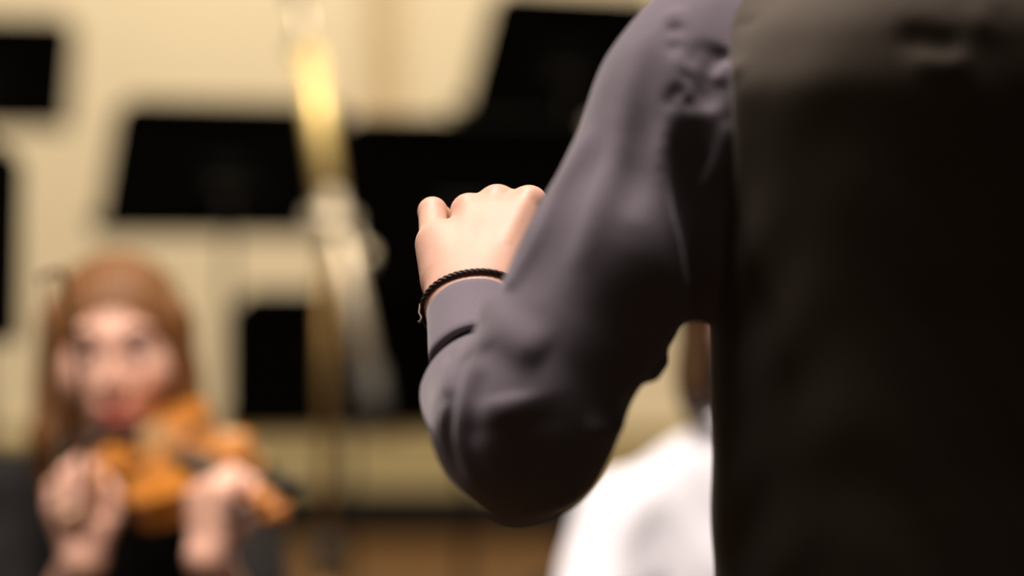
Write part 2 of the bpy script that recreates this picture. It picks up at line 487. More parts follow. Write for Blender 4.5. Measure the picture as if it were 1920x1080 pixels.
# ------------------------------------------------------------------ microphone stand
def mic_stand():
    foot = P(612, 540, 7.0); bx, by = foot[0], foot[1]
    root = empty('microphone_stand', (bx, by, 0))
    tag(root, 'tall boom microphone stand with brassy and grey metal arm leaning between black music stands', 'microphone stand')
    base = np.array([bx, by, 0])
    cl = P(622, 425, 6.98)
    top = P(578, 95, 7.15); bot = P(702, 755, 6.84)
    d = (top - bot) / np.linalg.norm(top - bot)
    MB().tube([(bx, by, 0.08), (bx, by, 0.75)], 0.015, 16).build('lower_pole', M['brownpole'], root, True, base)
    MB().tube([(bx, by, 0.72), (bx, by, cl[2])], 0.011, 16).build('upper_pole', M['brownpole'], root, True, base)
    MB().lathe([(0.02, 0), (0.024, .01), (0.024, .06), (0.017, .075)], (bx, by, 0.69), 16).build('collar', M['rubber'], root, True, base)
    mid = P(617, 362, 7.02)
    MB().tube([mid, top], [0.022, 0.021], 16).build('boom_arm', M['gold'], root, True, base)
    MB().tube([bot + d * 0.06, mid], [0.0185, 0.0185], 16).build('boom_tube', M['chrome'], root, True, base)
    MB().tube([bot - d * 0.05, bot + d * 0.07], 0.024, 18).build('counterweight', M['rubber'], root, True, base)
    c = MB().tube([cl + np.array([-0.045, 0, 0.01]), cl + np.array([0.04, 0, 0.0])], 0.02, 16).build('clutch', M['chrome'], root, True, base)
    k = P(684, 482, 6.96)
    MB().tube([cl + np.array([0.03, 0, 0]), k], 0.006, 10).tube([k + np.array([0, -.008, -.012]), k + np.array([0, .008, .012])], 0.012, 10).build('clutch_lever', M['chrome'], c, True, base)
    m = MB().tube([top - d * .02, top + d * 0.13], 0.013, 18).build('microphone', M['chrome'], root, True, base)
    MB().tube([top + d * .10, top + d * 0.16], [0.016, 0.0135], 18).build('grille', M['rubber'], m, True, base)
    MB().tube([top - d * .03, top + np.array([-.03, 0, .0]), top + d * .05], 0.007, 10).build('clip', M['rubber'], root, True, base)
    for q in range(3):
        t = math.radians(60 + 120 * q)
        e = np.array([bx + .22 * math.cos(t), by + .22 * math.sin(t), 0.012])
        lg = MB().tube([(bx, by, 0.16), e], 0.009, 10).build('leg', M['brownpole'], root, True, base)
        MB().lathe([(0.012, 0), (0.014, .01), (0.010, .03)], (e[0], e[1], 0.0), 10).build('rubber_foot', M['rubber'], lg, True, base)
mic_stand()

# ------------------------------------------------------------------ chairs
def chair(loc, rz, label):
    root = empty('orchestra_chair', loc, rz)
    tag(root, label, 'chair', 'orchestra chairs')
    MB().box((0, 0, 0.43), (0.42, 0.42, 0.045), bev=0.015).build('seat', M['chairpad'], root, True)
    MB().box((0, -0.215, 0.64), (0.38, 0.03, 0.20), bev=0.012).build('backrest', M['chairpad'], root, True)
    for sx in (-1, 1):
        MB().tube([(sx * .185, .17, .41), (sx * .20, .19, 0)], 0.011, 10).build('leg', M['steel'], root, True)
        MB().tube([(sx * .185, -.17, .41), (sx * .20, -.22, 0)], 0.011, 10).build('leg', M['steel'], root, True)
        MB().tube([(sx * .17, -.18, .41), (sx * .17, -.222, .60), (sx * .165, -.215, .70)], 0.010, 10).build('back_post', M['steel'], root, True)
    return root

# ------------------------------------------------------------------ figures
def rotm(yaw, pitch=0.0, roll=0.0):
    m = Matrix.Rotation(yaw, 3, 'Z') @ Matrix.Rotation(pitch, 3, 'X') @ Matrix.Rotation(roll, 3, 'Y')
    return np.array(m)

def head_sdf(p, C, R, s=1.0):
    q = ((p - np.asarray(C, np.float32)) @ np.asarray(R, np.float32)) / s
    qa = q.copy(); qa[:, 0] = np.abs(qa[:, 0])
    d = ell(q, (0, -.012, .035), (.074, .095, .085))
    d = smin(d, ell(q, (0, .03, -.035), (.057, .062, .076)), .03)
    d = smin(d, sph(q, (0, .062, -.092), .020), .03)
    d = smin(d, sph(qa, (.038, .058, -.022), .025), .03)
    d = smin(d, rc(qa, (0, .086, .026), (.035, .078, .026), .010, .009), .02)
    d = smax(d, -sph(qa, (.031, .101, .006), .015), .014)
    d = smin(d, rc(q, (0, .092, .012), (0, .108, -.028), .007, .0095), .012)
    d = smin(d, sph(qa, (.009, .099, -.030), .0075), .006)
    lid = sph(qa, (.031, .081, .006), .0128)
    d = smin(d, np.maximum(lid, .0012 - (q[:, 2] - .006)), .003)
    d = smin(d, np.maximum(lid, (q[:, 2] - .006) + .0055), .003)
    d = smin(d, ell(q, (0, .088, -.058), (.023, .012, .006)), .008)
    d = smin(d, ell(q, (0, .086, -.068), (.020, .013, .007)), .006)
    d = smin(d, ell(qa, (.077, -.008, -.006), (.010, .019, .032)), .006)
    return d * s

def head_extras(C, R, s, root, base, browmat):
    C = np.asarray(C); R = np.asarray(R)
    def tw(v): return C + R @ (np.asarray(v) * s)
    for sx in (-1, 1):
        c = tw((sx * .031, .081, .006)); fwd = R @ np.array([0, 1., 0])
        e = MB(); e.lathe([(0.0117 * s * math.sin(a), -0.0117 * s * math.cos(a)) for a in np.linspace(0.05, math.pi - .05, 12)], c, 16)
        eo = e.build('eye', M['eyewhite'], root, True, base)
        q = Vector(fwd).to_track_quat('Z', 'Y').to_matrix().to_4x4()
        MB().lathe([(0.0055 * s, 0.0), (0.0045 * s, 0.0013 * s)], c + fwd * 0.0108 * s, 14, q).build('iris', M['iris'], eo, True, base)
        pts = [tw((sx * x, y, z)) for x, y, z in ((.014, .0965, .028), (.030, .0955, .034), (.048, .083, .029))]
        MB().tube(pts, [.0035, .004, .002], 8).build('eyebrow', browmat, root, True, base)
    pts = [tw(v) for v in ((-.024, .089, -.061), (-.010, .0985, -.058), (0, .0995, -.0595), (.010, .0985, -.058), (.024, .089, -.061))]
    pt2 = [tw(v) for v in ((-.022, .089, -.064), (-.010, .0965, -.069), (0, .0975, -.070), (.010, .0965, -.069), (.022, .089, -.064))]
    MB().tube(pts, [.002, .0045, .004, .0045, .002], 8).tube(pt2, [.002, .005, .0055, .005, .002], 8).build('lips', M['lips'], root, True, base)

def hand_prims(wr, dirv, dors, side, curl, s=1.0, thumb=0.6, spread=1.0):
    """list of (a, b, ra, rb, k): palm, four fingers, thumb. side = direction from little finger to thumb"""
    wr = np.asarray(wr, float); h = np.asarray(dirv, float); h /= np.linalg.norm(h)
    n = np.asarray(dors, float); n -= h * (n @ h); n /= np.linalg.norm(n)
    c = np.cross(h, n)
    if c @ np.asarray(side, float) < 0: c = -c
    out = []
    offs = (0.028, 0.009, -0.010, -0.027); L = (0.070, 0.078, 0.072, 0.056)
    for i in range(4):
        mcp = wr + (h * (0.088 - 0.006 * abs(i - 1)) + c * offs[i]) * s
        out.append((wr + c * offs[i] * 0.55 * s, mcp, .013 * s, .0105 * s, .010))
        a = mcp; ang = 0.0
        for j, fr in enumerate((0.46, 0.30, 0.24)):
            ang += curl[j] * (1.0 + 0.06 * i)
            d = h * math.cos(ang) - n * math.sin(ang) + c * offs[i] * spread * 1.5 * math.cos(ang)
            d /= np.linalg.norm(d)
            b = a + d * L[i] * fr * s
            r0 = (.0098, .0088, .0080)[j] * s * (0.88 if i == 3 else 1); r1 = (.0088, .0080, .0068)[j] * s * (0.88 if i == 3 else 1)
            out.append((a, b, r0, r1, .003)); a = b
    out.append((wr + (h * .02 - n * .006) * s, wr + (h * .07 - n * .008) * s, .018 * s, .014 * s, .012))
    tb = wr + (h * .018 + c * .020 - n * .006) * s
    t1 = tb + (h * .030 + c * .024 - n * .012) * s
    t2 = t1 + (h * .028 + c * (.020 - .022 * thumb) - n * .014 * thumb) * s
    t3 = t2 + (h * .020 - c * .012 * thumb - n * .012 * thumb) * s
    out += [(tb, t1, .015 * s, .0115 * s, .010), (t1, t2, .0110 * s, .0095 * s, .004), (t2, t3, .0095 * s, .0075 * s, .003)]
    return out

def prims_sdf(p, prims, d=None):
    for a, b, ra, rb, k in prims:
        e = rc(p, a, b, ra, rb)
        d = e if d is None else smin(d, e, k)
    return d

def seated_player(name, base, J, label, mats, hairf, hair_name, sleeve_end, facemat_brow):
    """J: joints; the trunk is one smooth surface with the head, arms, hands, legs and feet"""
    root = empty(name, base)
    tag(root, label, 'person')
    bs = np.asarray(base, float)
    hp = J['handL'] + J['handR']
    def limbs(p, g, arms=True, legs=True, hands=False):
        d = ell(p, J['chest'], np.array(J['chest_r']) + g, J['TR'])
        d = smin(d, ell(p, J['belly'], np.array(J['belly_r']) + g, J['TR']), .06)
        for s in 'LR':
            d = smin(d, rc(p, J['neck'], J['sh' + s], .040 + g, .045 + g), .05)
            if legs:
                d = smin(d, rc(p, J['hip' + s], J['kn' + s], .080 + g, .058 + g), .04)
                d = smin(d, rc(p, J['kn' + s], J['an' + s], .054 + g, .038 + g), .02)
            if arms:
                d = smin(d, rc(p, J['sh' + s], J['el' + s], .047 + g, .039 + g), .03)
                d = smin(d, rc(p, J['el' + s], J['wr' + s], .038 + g, .026 + g), .015)
        return d
    def body(p):
        d = limbs(p, 0.0)
        d = smin(d, rc(p, J['neck'], np.asarray(J['head']) + J['HR'] @ np.array([0, -.015, -.05]), .050, .046), .03)
        d = smin(d, head_sdf(p, J['head'], J['HR'], J['hs']), .012)
        d = smin(d, prims_sdf(p, hp), .008)
        for s in 'LR':
            a = np.asarray(J['an' + s])
            d = smin(d, rc(p, a + (0, 0, -.03), a + np.array([0, -.13, -.045]), .036, .028), .02)
        return d
    lo = np.minimum.reduce([np.asarray(J[k]) for k in J if k[:2] in ('sh', 'el', 'wr', 'kn', 'an', 'hi')] + [np.asarray(J['head'])]) - .20
    hi = np.maximum.reduce([np.asarray(J[k]) for k in J if k[:2] in ('sh', 'el', 'wr', 'kn', 'an', 'hi')] + [np.asarray(J['head'])]) + .20
    lo[2] = -0.01
    v, f = sdf_mesh(body, lo, hi, 0.0052)
    mesh_obj('body', v, f, mats['skin'], root, True, bs)
    # top: trunk and sleeves
    waist = J['waist']
    def top(p):
        d = ell(p, J['chest'], np.array(J['chest_r']) + .010, J['TR'])
        d = smin(d, ell(p, J['belly'], np.array(J['belly_r']) + .012, J['TR']), .06)
        for s in 'LR':
            d = smin(d, rc(p, J['neck'], J['sh' + s], .046, .056), .05)
            d = smin(d, rc(p, J['sh' + s], J['el' + s], .058, .052), .03)
            e = np.asarray(J['el' + s]); wv = np.asarray(J['wr' + s])
            if sleeve_end > 0:
                d = smin(d, rc(p, e, e + (wv - e) * sleeve_end, .052, .042 if sleeve_end > .6 else .049), .015)
        d = d + 0.003 * np.sin(p[:, 2] * 60 + 4 * np.sin(p[:, 0] * 25)) * np.sin(p[:, 0] * 38 + p[:, 1] * 21)
        d = smax(d, -(sph(p, np.asarray(J['neck']) + (0, -.02, .05), .062)), .006)
        d = smax(d, waist - p[:, 2], .004)
        return d
    v, f = sdf_mesh(top, lo, hi, 0.007)
    t = mesh_obj('shirt', v, f, mats['top'], root, True, bs)
    if 'collar' in mats:
        nk = Vector(J['neck']) + Vector((0, -.012, .035))
        mb = MB()
        ring = [nk + Vector((.062 * math.cos(a), .062 * math.sin(a), -.012 * math.sin(a) * -1)) for a in np.linspace(0, 2 * math.pi, 33)]
        mb.tube(ring, .011, 8)
        mb.build('collar', mats['top'], t, True, bs)
    def legs(p):
        d = ell(p, J['pelvis'], (.165, .125, .10))
        for s in 'LR':
            d = smin(d, rc(p, J['hip' + s], J['kn' + s], .092, .070), .04)
            d = smin(d, rc(p, J['kn' + s], np.asarray(J['an' + s]) + (0, 0, .01), .068, .058), .02)
        return d
    v, f = sdf_mesh(legs, lo, np.array([hi[0], hi[1], J['pelvis'][2] + .2]), 0.010)
    mesh_obj('trousers', v, f, M['trousers'], root, True, bs)
    for s in 'LR':
        a = np.asarray(J['an' + s])
        def shoe(p):
            d = rc(p, a + (0, .02, -.035), a + np.array([0, -.15, -.045]), .046, .036)
            d = smin(d, rc(p, a + (0, 0, -.02), a + (0, 0, .02), .044, .042), .02)
            return smax(d, 0.002 - p[:, 2], .004)
        v, f = sdf_mesh(shoe, a - (.1, .26, .12), a + (.1, .12, .12), .007)
        mesh_obj('shoe', v, f, M['shoe'], root, True, bs)
    v, f = sdf_mesh(hairf, np.asarray(J['head']) - (.2, .22, .36), np.asarray(J['head']) + (.2, .22, .2), 0.0045)
    mesh_obj(hair_name, v, f, mats['hair'], root, True, bs)
    head_extras(J['head'], J['HR'], J['hs'], root, bs, facemat_brow)
    return root

# --- the violinist on the left
VD = 4.9
vh = P(222, 662, VD - 0.02)
HRv = rotm(math.pi + 0.02, -0.06, 0.04)            # face towards the camera, chin down on the violin
T0 = P(225, 838, 4.80)                            # violin end button
S0 = P(523, 966, 4.30)                            # scroll end
ax = (S0 - T0) / np.linalg.norm(S0 - T0)
wv = np.array([.82, .30, .48]); wv -= ax * (wv @ ax); wv /= np.linalg.norm(wv)
nv = np.cross(ax, wv)
neckp = T0 + ax * 0.435 - nv * 0.004
wrL = neckp - wv * .030 + np.array([-.012, -.045, -.045])
wrR = P(158, 1052, 4.56)
hips = np.array([(232 - 960) / FPX * 5.0, 5.0, 0.535])
Jv = dict(
    head=vh, HR=HRv, hs=1.05, TR=np.eye(3),
    neck=np.array([vh[0] + .005, vh[1] + .035, vh[2] - .155]),
    chest=np.array([hips[0], 4.97, .83]), chest_r=(.145, .095, .16),
    belly=np.array([hips[0], 4.99, .64]), belly_r=(.135, .10, .16),
    shL=np.array([hips[0] + .155, 4.93, .945]), shR=np.array([hips[0] - .155, 4.93, .945]),
    elL=np.array([hips[0] + .185, 4.66, .77]), elR=np.array([hips[0] - .115, 4.80, .70]),
    wrL=wrL, wrR=wrR,
    pelvis=hips, waist=.56,
    hipL=hips + (.09, 0, 0), hipR=hips - (.09, 0, 0),
    knL=hips + (.15, -.42, -.01), knR=hips + (-.17, -.42, -.01),
    anL=hips + (.15, -.38, -.45), anR=hips + (-.17, -.38, -.45),
)
Jv['anL'][2] = Jv['anR'][2] = 0.085
Jv['handL'] = hand_prims(wrL, (.02, -.05, 1.0), (-.62, -.75, .1), ax, (0.95, 1.0, 0.6), 0.92)
Jv['handR'] = hand_prims(wrR, (-.20, -.22, .93), (-.40, -.80, .35), (.8, -.2, .1), (0.35, 0.95, 0.6), 0.92)

def hair_v(p):
    q = (p - vh.astype(np.float32)) @ HRv.astype(np.float32)
    qa = q.copy(); qa[:, 0] = np.abs(qa[:, 0])
    d = ell(q, (0, -.016, .034), (.088, .106, .096))
    d = smin(d, rc(qa, (.068, .02, .04), (.086, .012, -.10), .030, .026), .02)
    d = smin(d, rc(qa, (.086, .012, -.10), (.088, .0, -.20), .028, .016), .02)
    d = smin(d, ell(q, (0, -.06, -.09), (.095, .045, .13)), .03)
    face = ell(q, (0, .10, -.040), (.062, .085, .098))
    d = smax(d, -face, .012)
    d = smax(d, -head_sdf(p, vh, HRv, .97), .004)
    d = d + .0018 * np.sin(q[:, 0] * 420 + 3 * np.sin(q[:, 2] * 30))
    return d

violinist = seated_player('person', (hips[0], 4.95, 0), Jv,
    'seated woman with shoulder-length auburn hair in black, playing a violin and looking towards the camera',
    dict(skin=M['skin2'], top=M['knit'], hair=M['auburn']), hair_v, 'hair', 0.22, M['brow'])
chair((hips[0], 5.03, 0), math.pi, 'black orchestra chair under the red-haired violinist')

# --- the player in the white shirt, half hidden by the conductor
wh = P(1418, 606, 4.62)
HRw = rotm(math.pi + 0.35, 0.12, 0.0)
hw = np.array([wh[0] + .01, 4.74, 0.535])
wrLw = np.array([wh[0] + .16, 4.22, .62]); wrRw = np.array([wh[0] - .12, 4.26, .62])
Jw = dict(
    head=wh, HR=HRw, hs=1.02, TR=np.eye(3),
    neck=np.array([wh[0], wh[1] + .035, wh[2] - .145]),
    chest=np.array([wh[0], 4.68, .86]), chest_r=(.165, .115, .17),
    belly=np.array([hw[0], 4.72, .66]), belly_r=(.155, .12, .17),
    shL=np.array([wh[0] + .17, 4.66, .965]), shR=np.array([wh[0] - .158, 4.64, .935]),
    elL=np.array([wh[0] + .25, 4.50, .71]), elR=np.array([wh[0] - .250, 4.50, .70]),
    wrL=wrLw, wrR=wrRw, pelvis=hw, waist=.56,
    hipL=hw + (.09, 0, 0), hipR=hw - (.09, 0, 0),
    knL=hw + (.15, -.43, -.01), knR=hw + (-.16, -.43, -.01),
    anL=hw + (.15, -.38, -.45), anR=hw + (-.16, -.38, -.45),
)
Jw['anL'][2] = Jw['anR'][2] = 0.085
Jw['handL'] = hand_prims(wrLw, (-.3, -.8, -.35), (.2, -.2, .9), (-1, 0, 0), (0.5, 0.7, 0.4), 0.95)
Jw['handR'] = hand_prims(wrRw, (.3, -.8, -.35), (-.2, -.2, .9), (1, 0, 0), (0.5, 0.7, 0.4), 0.95)
def hair_w(p):
    q = (p - wh.astype(np.float32)) @ HRw.astype(np.float32)
    qa = q.copy(); qa[:, 0] = np.abs(qa[:, 0])
    d = ell(q, (0, -.018, .036), (.086, .106, .096))
    d = smin(d, rc(qa, (.070, .0, .03), (.080, -.01, -.075), .026, .020), .02)
    d = smin(d, ell(q, (0, -.055, -.06), (.085, .045, .09)), .03)
    d = smax(d, -ell(q, (0, .10, -.035), (.062, .090, .098)), .012)
    d = smax(d, -head_sdf(p, wh, HRw, .98), .004)
    return d + .0018 * np.sin(q[:, 0] * 420 + 3 * np.sin(q[:, 2] * 30))
seated_player('person', (hw[0], 4.7, 0), Jw,
    'seated player in a white shirt, mostly hidden behind the dark back of the standing conductor',
    dict(skin=M['skin2'], top=M['white'], hair=M['brunette'], collar=1), hair_w, 'hair', 0.95, M['brow'])
chair((hw[0], 4.77, 0), math.pi, 'black orchestra chair under the player in the white shirt')

# ------------------------------------------------------------------ violin and bow
def violin():
    Mx = Matrix(((ax[0], wv[0], nv[0], T0[0]), (ax[1], wv[1], nv[1], T0[1]), (ax[2], wv[2], nv[2], T0[2]), (0, 0, 0, 1)))
    root = empty('violin', (0, 0, 0)); root.matrix_world = Mx
    tag(root, 'orange-brown varnished violin held under the chin of the red-haired woman', 'violin')
    ts = np.array([0, .01, .03, .08, .16, .24, .32, .38, .43, .5, .57, .62, .68, .76, .84, .91, .96, .99, 1.0])
    ws = np.array([.012, .038, .066, .092, .104, .103, .094, .082, .062, .055, .056, .068, .078, .083, .079, .064, .044, .022, .012])
    t = np.linspace(0, 1, 61); t = 0.5 - 0.5 * np.cos(math.pi * t)
    hwid = np.interp(t, ts, ws)
    hwid = np.convolve(np.pad(hwid, 1, mode='edge'), [.2, .6, .2], 'valid')
    L = .355; sN = np.linspace(-1, 1, 17)
    for nm, sg in (('top_plate', 1), ('back_plate', -1)):
        v = []; f = []
        for i in range(len(t)):
            for s in sN:
                arch = .013 * (1 - s * s) * min(1, 6 * t[i] * (1 - t[i]) + .05)
                v.append((t[i] * L, s * (hwid[i] + .003), sg * (.017 + arch)))
        for i in range(len(t)):
            for s in sN: v.append((t[i] * L, s * (hwid[i] + .003), sg * .014))
        n = len(sN); K = n * len(t)
        for i in range(len(t) - 1):
            for j in range(n - 1):
                q = (i * n + j, (i + 1) * n + j, (i + 1) * n + j + 1, i * n + j + 1)
                q2 = tuple(K + k for k in q)
                f.append(q if sg > 0 else q[::-1]); f.append(q2[::-1] if sg > 0 else q2)
            for j in (0, n - 1):
                f.append((i * n + j, K + i * n + j, K + (i + 1) * n + j, (i + 1) * n + j))
        pl = mesh_obj(nm, v, f, M['varnish'], root, True)
        if sg > 0:
            for s in (-1, 1):
                pts = [(.150, s * .058, .0245), (.158, s * .066, .0235), (.170, s * .060, .0245), (.190, s * .047, .0265), (.208, s * .037, .0285), (.216, s * .031, .029), (.210, s * .026, .0295)]
                MB().tube(pts, [.004, .003, .003, .003, .003, .003, .004], 8).build('sound_hole', M['ebony'], pl, True)
    v = []; f = []
    ring = [(t[i] * L, hwid[i]) for i in range(len(t))] + [(t[i] * L, -hwid[i]) for i in range(len(t) - 1, -1, -1)]
    for x, y in ring: v += [(x, y, -.015), (x, y, .015)]
    n = len(ring)
    for i in range(n): f.append((2 * i, 2 * ((i + 1) % n), 2 * ((i + 1) % n) + 1, 2 * i + 1))
    mesh_obj('ribs', v, f, M['varnish'], root, True)
    MB().tube([(.33, 0, .008), (.40, 0, .017), (.475, 0, .020)], [.020, .0125, .0105], 14).build('neck', M['varnish'], root, True)
    MB().box((.355, 0, .033), (.26, .030, .007), Matrix.Rotation(-.05, 4, 'Y').to_3x3(), bev=.002).build('fingerboard', M['ebony'], root, True)
    sc = MB().box((.505, 0, .015), (.075, .022, .022), Matrix.Rotation(.12, 4, 'Y').to_3x3(), bev=.004)
    sp = [(.545 + .016 * math.cos(a) * (1 - a / 9.5), 0, .002 + .016 * math.sin(a) * (1 - a / 9.5)) for a in np.linspace(2.2, 8.6, 22)]
    sc.tube([(.53, 0, .012)] + sp, .008, 10).tube([(.545, -.017, .002), (.545, .017, .002)], .007, 12)
    so = sc.build('scroll', M['varnish'], root, True)
    for k in range(4):
        s = 1 if k % 2 else -1; x = .48 + .016 * k
        MB().tube([(x, -s * .013, .013), (x, s * .032, .013)], .0035, 8).tube([(x - .001, s * .030, .013), (x, s * .045, .013)], [.004, .009], 10).build('peg', M['ebony'], so, True)
    MB().prism([(-.021, 0), (.021, 0), (.019, .026), (.008, .031), (-.008, .031), (-.019, .026)], -.0025, .0025)
    b = MB(); b.v = []; pr = MB().prism([(-.021, 0), (.021, 0), (.019, .026), (.008, .031), (-.008, .031), (-.019, .026)], -.0025, .0025)
    mesh_obj('bridge', [(.192 + y, x, .029 + z) for x, y, z in pr.v], pr.f, M['bridgewood'], root, False)
    MB().box((.095, 0, .040), (.11, .034, .006), Matrix.Rotation(-.10, 4, 'Y').to_3x3(), bev=.002).build('tailpiece', M['ebony'], root, True)
    MB().lathe([(.002, .0), (.036, .004), (.038, .010), (.030, .012), (.002, .007)], (.025, -.045, .032), 20).box((.004, -.02, .012), (.012, .04, .05), bev=.003).build('chin_rest', M['ebony'], root, True)
    for k in range(4):
        y = -.0165 + .011 * k
        MB().tube([(.148, y * .6, .047), (.192, y, .061 - abs(y) * .2), (.482, y * .5, .026)], .0006, 6).build('string', M['string'], root, True)
violin()

def bow():
    a = P(150, 985, 4.47); b = P(116, 505, 3.88)
    d = (b - a) / np.linalg.norm(b - a)
    side = np.array([-0.75, -0.66, 0]); side -= d * (side @ d); side /= np.linalg.norm(side)
    base = a
    root = empty('violin_bow', tuple(a))
    tag(root, 'violin bow held nearly upright in front of the auburn hair', 'bow')
    L = np.linalg.norm(b - a) + .03
    pts = [a + d * (L * s - .03) - side * (.012 * math.sin(math.pi * s) - .0) for s in np.linspace(0, 1, 16)]
    MB().tube(pts, list(np.linspace(.0056, .0038, 16)), 10).build('stick', M['bowstick'], root, True, base)
    tip = a + d * (L - .03)
    MB().tube([tip, tip + side * .012 + d * .004, tip + side * .024 - d * .006], [.0045, .005, .0035], 10).build('tip', M['bowtip'], root, True, base)
    h0 = a + d * .045 + side * .021; h1 = tip + side * .021 - d * .008
    fw = np.cross(side, d)
    q = [h0 - fw * .006, h0 + fw * .006, h1 + fw * .005, h1 - fw * .005]
    v = [p - side * .0006 for p in q] + [p + side * .0006 for p in q]
    mesh_obj('bow_hair', v, [(0, 1, 2, 3), (7, 6, 5, 4), (0, 4, 5, 1), (1, 5, 6, 2), (2, 6, 7, 3), (3, 7, 4, 0)], M['bowhair'], root, False, base)
    R = Matrix((side, fw, d)).transposed()
    MB().box(a + d * .022 + side * .012, (.022, .011, .046), R, bev=.002).build('frog', M['bowstick'], root, True, base)
    MB().tube([a - d * .032, a - d * .045], .0045, 10).build('screw_button', M['string'], root, True, base)
bow()

# ------------------------------------------------------------------ the conductor
XS = 0.315                                            # plane of the spine
SH = P(1342, 112, 2.460); DL = P(1268, 195, 2.44); MA = P(1150, 495, 2.415); EL = P(981, 796, 2.396)
FM = P(914, 746, 2.560); CB = P(899, 676, 2.612); CT = P(886, 588, 2.657); WR = P(885, 572, 2.664)
c_base = (XS, 2.47, 0.0)
cb = np.asarray(c_base)

def torso_sdf(p, g=0.0):
    zs = [.88, 1.0, 1.10, 1.20, 1.28, 1.345, 1.385, 1.42, 1.46, 1.51]
    aa = [.166, .170, .172, .174, .184, .193, .166, .120, .078, .050]
    bb = [.102, .104, .107, .114, .125, .136, .137, .127, .088, .050]
    yy = [2.462, 2.462, 2.462, 2.462, 2.463, 2.465, 2.468, 2.472, 2.475, 2.475]
    z = p[:, 2]
    a = curve(z, zs, aa) + g; b = curve(z, zs, bb) + g; yc = curve(z, zs, yy)
    x = np.abs((p[:, 0] - XS) / a); y = np.abs((p[:, 1] - yc) / b)
    r = (x ** 2.5 + y ** 2.5) ** 0.4
    d = (r - 1) * np.minimum(a, b) * 0.85
    return np.maximum(d, np.maximum(z - 1.50, .90 - z)).astype(np.float32)

# left hand: back of the hand towards the camera, little finger on the left, fingers curled away
hdir = P(932, 377, 2.745) - WR
acr = P(992, 381, 2.738) - P(876, 391, 2.74); acr /= np.linalg.norm(acr)
nd = np.cross(hdir, acr); nd /= np.linalg.norm(nd)
if nd[1] > 0: nd = -nd
MCP = [P(993, 382, 2.738), P(932, 380, 2.745), P(877, 396, 2.741), P(819, 452, 2.718)]
def wr_off(o, back=0.0): return WR + acr * o - nd * back
hand = []
for i, o in enumerate((.014, .005, -.005, -.014)):
    hand.append((wr_off(o * .85, .002), MCP[i], (.017, .016, .0155, .0145)[i], (.0108, .0105, .0098, .0096)[i], .018))
for i, o in enumerate((.0085, 0.0, -.0085)):
    hand.append((wr_off(o, .002), MCP[i] * .5 + MCP[i + 1] * .5 - hdir * (.17, .15, .20)[i] - nd * .0005, .0155, .0102, .018))
hand.append((P(838, 528, 2.70), P(818, 462, 2.722), .0165, .0130, .014))               # little-finger edge of the hand
hand.append((P(930, 500, 2.72), P(950, 430, 2.755), .020, .016, .016))                  # palm body
fing = []
fwd = np.array([0, 1.0, 0])
for i, (k1, k2, k3) in enumerate((((.004, .040, -.014), (-.002, .004, -.027), (-.003, -.019, -.008)),
                                  ((.002, .043, -.013), (0, .004, -.029), (-.001, -.020, -.008)),
                                  ((-.002, .040, -.012), (.001, .003, -.027), (.001, -.019, -.008)))):
    a = MCP[i]; b = a + k1; c = b + k2; e = c + k3
    fing += [(a, a + np.array(k1) * .15, (.0126 if i < 2 else .0114), .0106, .005), (a, b, .0108, .0100, .004), (b, c, .0098, .0088, .003), (c, e, .0087, .0070, .003)]
pk = [P(814, 448, 2.722), P(811, 397, 2.752), P(823, 408, 2.776), P(832, 440, 2.772), P(838, 462, 2.755)]
fing += [(pk[0], pk[1], .0106, .0102, .003), (pk[1], pk[2], .0101, .0093, .003), (pk[2], pk[3], .0090, .0082, .003), (pk[3], pk[4], .0081, .0066, .003)]
th = [P(945, 545, 2.700), P(1010, 490, 2.735), P(1034, 452, 2.775), P(1010, 432, 2.808)]
fing += [(th[0], th[1], .0165, .0125, .012), (th[1], th[2], .0118, .0105, .004), (th[2], th[3], .0104, .0080, .003)]
def hand_sdf(p):
    d = rc(p, EL, P(904, 705, 2.59), .032, .0175)
    d = smin(d, rc(p, P(904, 705, 2.59), wr_off(0), .0175, .020), .010)
    for o in (-.0085, .0085): d = smin(d, rc(p, P(889, 606, 2.648) + acr * o * .8, wr_off(o), .0185, .0180), .010)
    d = prims_sdf(p, hand, d)
    d = prims_sdf(p, fing, d)
    # extensor tendons and slight hollows between the knuckles
    for i in range(3):
        a = MCP[i] + nd * .0090; b = MCP[i] * .45 + wr_off((.01, .003, -.004)[i]) * .55 + nd * .0125
        d = smin(d, rc(p, a, b, .0018, .0012), .008)
    return d

HP = np.array([XS - .30, 2.3, 1.0])
v, f = sdf_mesh(hand_sdf, np.minimum(EL, WR) - (.12, .06, .09), np.maximum(EL, WR) + (.12, .20, .14), 0.0017)
vm = v.copy(); vm[:, 0] = 2 * XS - vm[:, 0]
HC = np.array([XS, 2.50, 1.605]); HRc = rotm(0.10, -0.05)
def body_c(p):
    q = p.copy(); q[:, 0] = XS - np.abs(p[:, 0] - XS)
    d = torso_sdf(p, -.012)
    d = smin(d, rc(q, (XS, 2.475, 1.38), SH, .045, .036), .04)
    d = smin(d, rc(q, SH, MA, .036, .038), .02); d = smin(d, rc(q, MA, EL, .038, .034), .01)
    d = smin(d, rc(q, EL, FM, .034, .028), .01)
    d = smin(d, rc(p, (XS, 2.475, 1.44), (XS, 2.49, 1.56), .056, .054), .03)
    d = smin(d, head_sdf(p, HC, HRc, 1.03), .012)
    hipx = (XS - .095, 2.46, .88)
    d = smin(d, ell(p, (XS, 2.46, .90), (.150, .095, .11)), .04)
    d = smin(d, rc(q, hipx, (XS - .105, 2.45, .49), .076, .052), .03)
    d = smin(d, rc(q, (XS - .105, 2.45, .49), (XS - .115, 2.47, .09), .053, .038), .02)
    d = smin(d, rc(q, (XS - .115, 2.47, .055), (XS - .125, 2.62, .035), .036, .028), .02)
    return d
